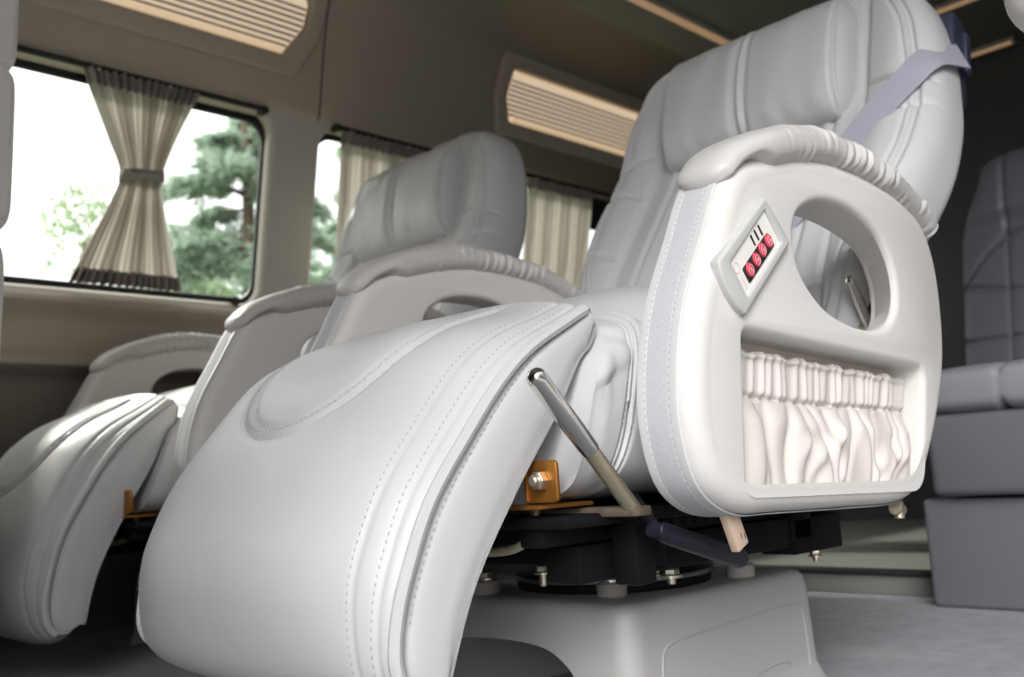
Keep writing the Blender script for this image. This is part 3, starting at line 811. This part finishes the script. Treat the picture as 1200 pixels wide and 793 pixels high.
# window band lies in a plane leaning inwards: y = 2.16 at z = .46, 2.07 at z = .95
def band(off=0.):
    nrm = unit(np.array([0, .49, .09])); up = unit(np.array([0, -.09, .49]))
    def f(u, v, w):
        base = np.array([0, 2.16, .46])
        P = base[None]+up[None]*((v-.46)/.9836)[:, None]*1.0+nrm[None]*(w+off)[:, None] if hasattr(w, '__len__') else None
        P = P.copy(); P[:, 0] = u; return P
    return f
W1 = rrect(.02, 1.213, .462, .948, .055, 8)
W2 = rrect(1.362, 2.95, .462, .950, .055, 8)
mb = MB()
mb.flat([(X0, .43), (X1, .43), (X1, 1.0), (X0, 1.0)], [W1, W2], .046, .018, band(.023), 0, 5)
struct(mb.build('wall_far_windows', PILLAR))
def shrink(P, d):
    c = np.array(P).mean(0); return None
for k, (x0, x1) in enumerate(((.02, 1.213), (1.362, 2.95))):
    root = thing('window_%d' % (k+1), '', '', (0, 0, 0)); del root['label']; del root['category']; root['kind'] = 'structure'
    root.location = ((x0+x1)/2, 2.15, .46)
    mb = MB()
    o = rrect(x0-.012, x1+.012, .450, .962, .062, 8)
    i = rrect(x0+.004, x1-.005, .474, .925 if k == 0 else .928, .052, 8)
    mb.flat(o, [i], .014, .004, band(.040), 0, 2)
    if k == 1:     # sliding sash: an upright, and the dark visor band over its rear half
        mb.flat([(2.425, .47), (2.45, .47), (2.45, .93), (2.425, .93)], (), .012, .003, band(.036), 0, 2)
        mb.flat([(2.45, .835), (2.95, .835), (2.95, .93), (2.45, .93)], (), .010, .002, band(.044), 0, 1)
    mb.build('window_frame', GASKET, root)
    mb = MB(); mb.flat(rrect(x0-.006, x1+.006, .456, .954, .055, 8), (), .004, 0., band(.050), 0, 0); mb.build('pane', GLASS, root)
cove = spline([(2.10, .955), (2.070, .972), (2.062, 1.0), (2.052, 1.06), (2.030, 1.18), (2.004, 1.27), (1.97, 1.315), (1.90, 1.345), (1.80, 1.362), (1.70, 1.370)], 60)
mb = MB(); extrude_x(mb, cove, X0, X1); 
wc = mb.build('wall_far_cove', WALL, angle=60); struct(wc)
sm_ = wc.modifiers.new('t', 'SOLIDIFY'); sm_.thickness = .02; sm_.offset = 0
mb = MB(); P_ = np.array([(p[0]-.0012, p[1]) for p in cove]); mb.tube(np.stack([np.full(60, 1.345), P_[:, 0]-.008, P_[:, 1]-.004], 1), .0022, 6)
struct(mb.build('trim_3', GASKET))
# ceiling: middle panel, slightly lower than the cove crease, with two strip lights
mb = MB(); cp = spline([(1.735, 1.372), (1.70, 1.362), (1.60, 1.356), (1.3, 1.362), (.9, 1.368), (.5, 1.366), (.2, 1.360), (.0, 1.352), (-.13, 1.34)], 60); extrude_x(mb, cp, X0, X1)
ce = mb.build('ceiling', CEIL, angle=60); struct(ce); sm_ = ce.modifiers.new('t', 'SOLIDIFY'); sm_.thickness = .02; sm_.offset = 0
sl = thing('ceiling_strip_light', 'long thin amber strip along the ceiling above the first seat', 'light', (2.0, 1.555, 1.346))
mb = MB(); mb.box((2.05, 1.555, 1.341), (1.9, .050, .012), .004, None, 0); mb.build('housing', CEIL, sl)
mb = MB(); mb.box((2.05, 1.555, 1.334), (1.86, .026, .010), .003, None, 0); mb.build('diffuser', STRIP, sl)
for (x, y, w, lab) in ((2.93, 1.0, .20, 'short amber ceiling strip beside the seat belt guide, nearer one'), (3.36, 1.06, .20, 'short amber ceiling strip by the rear wall, farther one')):
    t_ = thing('ceiling_cross_light', lab, 'light', (x, y, 1.346), 'short cross strips on the rear ceiling')
    mb = MB(); mb.box((x, y, 1.350), (.05, w+.03, .012), .004, None, 0); mb.build('housing', CEIL, t_)
    mb = MB(); mb.box((x, y, 1.343), (.022, w, .010), .003, None, 0); mb.build('diffuser', STRIP, t_)
# rear wall and near side shell
mb = MB(); mb.box((X1+.02, 1.0, .54), (.04, 2.5, 1.66), 0.); struct(mb.build('wall_rear', BENCHD))
mb = MB()
mb.box((2.42, -.14, .54), (2.14, .05, 1.66), .0); mb.box((.10, -.14, 1.31), (2.52, .05, .12), .0); mb.box((-1.23, -.14, .54), (.14, .05, 1.66), .0)
struct(mb.build('wall_near', WALL))
mb = MB(); mb.box((X0-.02, 1.0, .54), (.04, 2.5, 1.66), 0.); struct(mb.build('wall_front', BENCHD))
mb = MB(); mb.box((.938, .062, .412), (.20, .375, .135), .035, None, 0, 6); struct(mb.build('trim_1', PANEL))

# ------------------------------------------------------------------ cove lamps
def cove_pt(z):
    i = np.argsort(cove[:48, 1]); return float(np.interp(z, cove[:48, 1][i], cove[:48, 0][i]))
def lamp(x0, x1, lab):
    zb, zt_, zm = 1.105, 1.262, 1.185
    L = thing('cove_lamp', lab, 'lamp', ((x0+x1)/2, cove_pt(1.18), 1.18), 'ribbed lamps along the cove')
    y0, y1 = cove_pt(zb), cove_pt(zt_); up = np.array([0, y1-y0, zt_-zb]); nr = unit(np.array([0, -(zt_-zb), (y1-y0)]))
    def pl_(off):
        def f(u, v, w):
            t = (v-zb)/(zt_-zb); P = np.array([0, y0, zb])[None]+up[None]*t[:, None]+nr[None]*(w+off)[:, None]; P[:, 0] = u; return P
        return f
    s_ = .030
    hexo = [(x0+s_*.6, zb), (x1-s_*2.2, zb), (x1-s_*.3, zm-.01), (x1, zt_-.02), (x1-s_*.5, zt_), (x0+s_*.7, zt_), (x0, zm), (x0, zm-.02)]
    def grow(k): 
        c = np.array([(x0+x1)/2, (zb+zt_)/2]); P = np.array(hexo); return [tuple(c+(p-c)*np.array([1+k/((x1-x0)/2), 1+k/.078])) for p in P]
    mb = MB(); mb.flat(round_poly(grow(.052), .025, 5), [round_poly(grow(.004), .012, 4)], .020, .008, pl_(.016), 0, 3); mb.build('surround', RIM, L)
    mb = MB(); P = []
    nz, nx = 90, 40
    vv = np.linspace(0, 1, nz)
    rib = 0*vv
    for v, r in zip(vv, rib):
        z = zb+(zt_-zb)*v
        xa = np.interp(v, [0, .12, .5, .88, 1], [x0+s_*.7, x0+.002, x0, x0+s_*.5, x0+s_*.75]); xb = np.interp(v, [0, .12, .5, .88, 1], [x1-s_*2.2, x1-s_*1.8, x1-s_*.4, x1-.004, x1-s_*.5])
        p = np.array([0, y0, zb])+up*v+nr*(.014+r); P.append([[x, p[1], p[2]] for x in np.linspace(xa, xb, nx)])
    mb.grid(np.array(P), 0)
    for k in range(8):
        v = .13+.094*k; p = np.array([0, y0, zb])+up*v+nr*.0165
        xa = np.interp(v, [0, .12, .5, .88, 1], [x0+s_*.7, x0+.002, x0, x0+s_*.5, x0+s_*.75])+.004; xb = np.interp(v, [0, .12, .5, .88, 1], [x1-s_*2.2, x1-s_*1.8, x1-s_*.4, x1-.004, x1-s_*.5])-.004
        mb.rod((xa, p[1], p[2]), (xb, p[1], p[2]), .0037, 8, 1)
    mb.build('diffuser', [LAMP, SLAT], L, angle=80)
    for nm, v in (('edge_strip', .045), ('edge_strip', .965)):
        p = np.array([0, y0, zb])+up*v+nr*.015
        mb = MB(); mb.rod((x0+.03, p[1], p[2]), (x1-(.066 if v < .5 else .02), p[1], p[2]), .0075 if v < .5 else .005, 10); mb.build(nm, LAMPEDGE, L)
lamp(.60, 1.285, 'ribbed amber wall lamp at the top left, above the tied curtain')
lamp(2.005, 2.70, 'ribbed amber wall lamp above the far seat, between its headrest and the first seat')

# ------------------------------------------------------------------ curtains
def curtain(name, lab, keys, npl, tie=None, depth=.014):
    """keys: (z, x0, x1) from top to bottom; pleated cloth hanging just inside the glass"""
    C_ = thing(name, lab, 'curtain', ((keys[0][1]+keys[0][2])/2, 2.12, keys[-1][0]), 'window curtains')
    K = np.array(sorted(keys)); nz, nx = 90, npl*10
    zs_ = np.linspace(K[0, 0], K[-1, 0], nz); a0 = spline(K[:, :2], 80); a1 = spline(K[:, [0, 2]], 80)
    G = []; ph = rng.uniform(0, 6, npl*10)
    for z in zs_:
        xa = np.interp(z, a0[:, 0], a0[:, 1]); xb = np.interp(z, a1[:, 0], a1[:, 1]); u = np.linspace(0, 1, nx)
        yb = 2.16-.09*(z-.46)/.49-.030
        w = depth*np.sin(u*npl*2*np.pi+1.2*np.sin(u*9)+.4*np.sin(z*9))*(.75+.4*np.sin(u*23+1))
        if tie is not None: w *= .55+.45*min(1, abs(z-tie)/.08)
        G.append(np.stack([xa+(xb-xa)*u, yb+w-(.012*math.exp(-((z-tie)/.06)**2) if tie else 0), np.full(nx, z)], 1))
    G = np.array(G); fr = (zs_-K[0, 0])/(K[-1, 0]-K[0, 0])
    mb = MB(); mb.grid(G, 0); ob = mb.build('cloth', CURT, C_, angle=90)
    for nm, sel in (('heading_tape', fr > .925), ('hem_tape', fr < .075)):
        H = G[sel].copy(); H[..., 1] -= .0035; mb = MB(); mb.grid(H, 0); hb = mb.build(nm, HEM, C_, angle=90)
        m1 = hb.modifiers.new('t', 'SOLIDIFY'); m1.thickness = .0015
    if tie is not None:
        xa = float(np.interp(tie, a0[:, 0], a0[:, 1])); xb = float(np.interp(tie, a1[:, 0], a1[:, 1])); yb = 2.16-.09*(tie-.46)/.49-.042
        rr = []
        for t in np.linspace(0, 2*np.pi, 60, endpoint=False):
            x = (xa+xb)/2+(xb-xa)/2*1.05*np.sign(math.cos(t))*abs(math.cos(t))**.5; y = yb+.020*np.sign(math.sin(t))*abs(math.sin(t))**.7
            z = tie+.008*math.cos(t)
            rr.append([(x, y, z-.012), (x, y, z+.012)])
        mb = MB(); mb.grid(np.array(rr+rr[:1]), 0); tb = mb.build('tie_band', CURT, C_, angle=90); m1 = tb.modifiers.new('t', 'SOLIDIFY'); m1.thickness = .003
        mb = MB(); mb.rod((xa+.015, yb-.020, tie), (xa+.015, yb-.026, tie), .006, 12); mb.build('snap', CHROME, C_)
    for z in (K[-1, 0]-.010, K[0, 0]+.012):
        for k in range(5):
            x = float(np.interp(z, a0[:, 0], a0[:, 1]))+.02+k*(float(np.interp(z, a1[:, 0], a1[:, 1]))-float(np.interp(z, a0[:, 0], a0[:, 1]))-.04)/4
            if z > .7 and k in (0, 3): 
                yb = 2.16-.09*(z-.46)/.49-.048
                mb = MB(); mb.rod((x, yb, z+.004), (x, yb-.004, z+.004), .005, 12); mb.build('snap', CHROME, C_)
    return C_
curtain('curtain', 'taupe pleated curtain gathered at the waist by a band, on the large left window',
        [(.940, .735, 1.0), (.90, .752, .985), (.80, .800, .945), (.725, .825, .922), (.66, .812, .935), (.55, .765, .968), (.475, .735, .99)], 15, tie=.722)
curtain('curtain', 'taupe curtain hanging straight beside the window pillar, behind the far headrest',
        [(.938, 1.41, 1.70), (.70, 1.415, 1.69), (.478, 1.42, 1.69)], 14)
curtain('curtain', 'taupe curtain hanging straight between the far headrest and the dark window band',
        [(.938, 2.12, 2.425), (.70, 2.12, 2.42), (.478, 2.11, 2.42)], 13)
def rail(lab, x0, x1, z):
    y = 2.16-.09*(z-.46)/.49-.018
    r_ = thing('curtain_rail', lab, 'rail', ((x0+x1)/2, y, z), 'black curtain rails')
    mb = MB(); mb.rod((x0, y, z), (x1, y, z), .0075, 12); mb.build('track', GASKET, r_)
    for x in (x0+.01, x1-.01):
        mb = MB(); mb.box((x, y+.012, z), (.018, .03, .02), .003); mb.build('bracket', GASKET, r_)
rail('black rail along the top of the large left window', .03, 1.19, .949)
rail('black rail along the sill of the large left window', .03, 1.15, .470)
rail('black rail along the top of the rear side window', 1.39, 2.9, .950)
rail('black rail along the sill of the rear side window', 1.39, 2.9, .470)

# ------------------------------------------------------------------ outside
mb = MB(); mb.box((3, -14, -1.02), (80, 30, .1), 0.); struct(mb.build('ground_paving', PAVE))
mb = MB(); mb.box((3, 41, -1.02), (120, 80, .1), 0.); struct(mb.build('ground_lawn', GRASS))
def leaves(mb, pts, dirs, L, W, n_m=0):
    k = len(pts); a = unit(dirs); r = unit(np.cross(a, unit(rng.normal(size=(k, 3)))))
    l = L*rng.uniform(.6, 1.2, (k, 1)); w = W*rng.uniform(.6, 1.2, (k, 1))
    V = np.stack([pts, pts+a*l*.45+r*w, pts+a*l, pts+a*l*.45-r*w], 1).reshape(-1, 3)
    mb.add(V, [(4*i, 4*i+1, 4*i+2, 4*i+3) for i in range(k)], n_m)
def conifer(x, y, h, spread, lab, m, dens_=1., droop=.18):
    t_ = thing('conifer_tree', lab, 'tree', (x, y, -.97), 'trees outside the windows')
    mb = MB(); mb.tube(spline([(x, y, -.97), (x+.05, y, h*.4), (x, y, h)], 14), np.linspace(.16, .02, 14), 10); mb.build('trunk', BARK, t_)
    fo = MB(); br = MB()
    for i in range(int(46*dens_)):
        z = -.2+(h+.1)*(i/(46*dens_))**.9+rng.uniform(-.1, .1)
        L = spread*max(.08, (1-max(z, 0)/(h*1.04)))**.8*rng.uniform(.6, 1.1); az = rng.uniform(0, 2*np.pi); dv = np.array([math.cos(az), math.sin(az), 0])
        p = spline([np.array([x, y, z]), np.array([x, y, z])+dv*L*.5+np.array([0, 0, .05*L]), np.array([x, y, z])+dv*L+np.array([0, 0, -droop*L])], 24)
        br.tube(p[:22], np.linspace(.02, .004, 22), 5)
        for q in range(int(6*10)):
            f = rng.uniform(.15, 1.); c = p[int(f*23)]; sd = unit(np.cross(dv, [0, 0, 1]))*rng.choice([-1, 1])
            tw = unit(dv*.8+sd*rng.uniform(.3, 1.)+np.array([0, 0, rng.uniform(-.5, .15)])); Lt = L*.30*(1.15-f)+.08
            n_ = 9; ts = rng.uniform(0, 1, (n_, 1)); pts_ = c+tw*ts*Lt
            leaves(fo, pts_, tw+rng.normal(0, .55, (n_, 3)), .13, .016)
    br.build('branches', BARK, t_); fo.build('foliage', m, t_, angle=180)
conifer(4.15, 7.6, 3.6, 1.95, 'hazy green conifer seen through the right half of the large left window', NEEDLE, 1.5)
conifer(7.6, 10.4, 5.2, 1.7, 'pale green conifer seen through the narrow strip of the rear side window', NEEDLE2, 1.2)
t_ = thing('broadleaf_tree', 'small pale leafy tree seen left of the tied curtain', 'tree', (2.22, 6.2, -.97), 'trees outside the windows')
mb = MB(); mb.tube(spline([(2.22, 6.2, -.97), (2.20, 6.2, .5), (2.24, 6.2, 1.65)], 12), np.linspace(.06, .015, 12), 8); mb.build('trunk', BARK, t_)
fo = MB()
for k in range(26):
    c = np.array([2.24, 6.2, 1.72])+rng.normal(0, 1, 3)*np.array([.12, .12, .17]); n_ = 16
    leaves(fo, c+rng.normal(0, .05, (n_, 3)), rng.normal(size=(n_, 3)), .06, .02)
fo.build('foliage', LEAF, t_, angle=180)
h_ = MB()
for k in range(2600):
    xx_ = rng.uniform(5.9, 14); c = np.array([xx_, rng.uniform(13.0, 14.2), -.9+rng.uniform(0, 1)**.8*(4.0+.35*math.sin(xx_*2.3)+.2*math.sin(xx_*5))]); n_ = 10
    leaves(h_, c+rng.normal(0, .12, (n_, 3)), rng.normal(size=(n_, 3)), .20, .07)
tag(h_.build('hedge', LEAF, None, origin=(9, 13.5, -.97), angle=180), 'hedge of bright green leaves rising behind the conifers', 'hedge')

# lift the whole set so that the carpet is at z = 0
for o in list(COL.objects):
    if o.parent is None: o.location.z += ZOFF

# ------------------------------------------------------------------ light
w = bpy.data.worlds.new('overcast'); S.world = w; w.use_nodes = True; nt = w.node_tree
bg = nt.nodes['Background']; tc = nt.nodes.new('ShaderNodeTexCoord'); sx = nt.nodes.new('ShaderNodeSeparateXYZ'); cr = nt.nodes.new('ShaderNodeValToRGB')
nt.links.new(tc.outputs['Generated'], sx.inputs[0]); nt.links.new(sx.outputs['Z'], cr.inputs[0]); mr = nt.nodes.new('ShaderNodeMapRange'); nt.links.new(sx.outputs['Y'], mr.inputs[0])
mr.inputs[1].default_value = -1; mr.inputs[2].default_value = 1; mr.inputs[3].default_value = .12; mr.inputs[4].default_value = 1.35
vm = nt.nodes.new('ShaderNodeMix'); vm.data_type = 'RGBA'; vm.blend_type = 'MULTIPLY'; vm.inputs[0].default_value = 1
mx = nt.nodes.new('ShaderNodeMapRange'); nt.links.new(sx.outputs['X'], mx.inputs[0])
mx.inputs[1].default_value = -1; mx.inputs[2].default_value = 1; mx.inputs[3].default_value = 1.2; mx.inputs[4].default_value = .8
mm = nt.nodes.new('ShaderNodeMath'); mm.operation = 'MULTIPLY'; nt.links.new(mr.outputs[0], mm.inputs[0]); nt.links.new(mx.outputs[0], mm.inputs[1])
nt.links.new(cr.outputs[0], vm.inputs[6]); nt.links.new(mm.outputs[0], vm.inputs[7]); # bright sky lobe added high over the open door to light the near seat
dp = nt.nodes.new('ShaderNodeVectorMath'); dp.operation = 'DOT_PRODUCT'; dp.inputs[1].default_value = Vector((-.67, -.485, .555)).normalized()
nt.links.new(tc.outputs['Generated'], dp.inputs[0])
cl = nt.nodes.new('ShaderNodeMath'); cl.operation = 'MAXIMUM'; cl.inputs[1].default_value = 0; nt.links.new(dp.outputs['Value'], cl.inputs[0])
pw = nt.nodes.new('ShaderNodeMath'); pw.operation = 'POWER'; pw.inputs[1].default_value = 38; nt.links.new(cl.outputs[0], pw.inputs[0])
lb = nt.nodes.new('ShaderNodeMix'); lb.data_type = 'RGBA'; lb.blend_type = 'ADD'; lb.inputs[0].default_value = 1
gl = nt.nodes.new('ShaderNodeMix'); gl.data_type = 'RGBA'; gl.blend_type = 'MULTIPLY'; gl.inputs[0].default_value = 1
gl.inputs[6].default_value = (4.5, 4.58, 4.7, 1); nt.links.new(pw.outputs[0], gl.inputs[7])
nt.links.new(vm.outputs[2], lb.inputs[6]); nt.links.new(gl.outputs[2], lb.inputs[7]); # and a weaker added lobe, low ahead, to lift the near backrest
dp2 = nt.nodes.new('ShaderNodeVectorMath'); dp2.operation = 'DOT_PRODUCT'; dp2.inputs[1].default_value = Vector((-.80, -.52, .22)).normalized()
nt.links.new(tc.outputs['Generated'], dp2.inputs[0])
cl2 = nt.nodes.new('ShaderNodeMath'); cl2.operation = 'MAXIMUM'; cl2.inputs[1].default_value = 0; nt.links.new(dp2.outputs['Value'], cl2.inputs[0])
pw2 = nt.nodes.new('ShaderNodeMath'); pw2.operation = 'POWER'; pw2.inputs[1].default_value = 34; nt.links.new(cl2.outputs[0], pw2.inputs[0])
gl2 = nt.nodes.new('ShaderNodeMix'); gl2.data_type = 'RGBA'; gl2.blend_type = 'MULTIPLY'; gl2.inputs[0].default_value = 1
gl2.inputs[6].default_value = (2.0, 2.0, 2.04, 1); nt.links.new(pw2.outputs[0], gl2.inputs[7])
lb2 = nt.nodes.new('ShaderNodeMix'); lb2.data_type = 'RGBA'; lb2.blend_type = 'ADD'; lb2.inputs[0].default_value = 1
nt.links.new(lb.outputs[2], lb2.inputs[6]); nt.links.new(gl2.outputs[2], lb2.inputs[7]); nt.links.new(lb2.outputs[2], bg.inputs['Color'])
cr.color_ramp.elements[0].color = (.18, .185, .19, 1); cr.color_ramp.elements[1].color = (1, .98, .96, 1); cr.color_ramp.elements[1].position = .85
bg.inputs['Strength'].default_value = 4.6

sun = bpy.data.lights.new('sun', 'SUN'); sun.energy = 4.5; sun.angle = math.radians(4); sun.color = (1, .96, .88)
so = bpy.data.objects.new('sun', sun); COL.objects.link(so)
d_ = Vector((-math.sin(math.radians(10))*math.cos(math.radians(40)), math.cos(math.radians(10))*math.cos(math.radians(40)), math.sin(math.radians(40))))
so.rotation_euler = d_.to_track_quat('Z', 'Y').to_euler(); so.location = d_*20

# ------------------------------------------------------------------ camera
cam = bpy.data.cameras.new('camera'); co = bpy.data.objects.new('camera', cam); COL.objects.link(co); S.camera = co
c0 = np.array([600., 396.5]); v1 = np.array([1760., 490.]); v2 = np.array([-490., 620.])
f = math.sqrt(-np.dot(v1-c0, v2-c0))
ax = unit(np.array([v1[0]-600, -(v1[1]-396.5), -f])); ay = unit(np.array([v2[0]-600, -(v2[1]-396.5), -f])); az = unit(np.cross(ax, ay))
Mx = Matrix(np.array([ax, ay, az]).tolist())
co.matrix_world = Matrix.Translation((0, 0, ZOFF)) @ Mx.to_4x4()
cam.sensor_width = 36; cam.lens = f/1200*36; cam.clip_start = .01
cam.dof.use_dof = True; cam.dof.focus_distance = .93; cam.dof.aperture_fstop = 5.6
S.view_settings.view_transform = 'Standard'; S.view_settings.look = 'None'; S.view_settings.gamma = 1; S.view_settings.use_curve_mapping = False
S.view_settings.exposure = 0.0
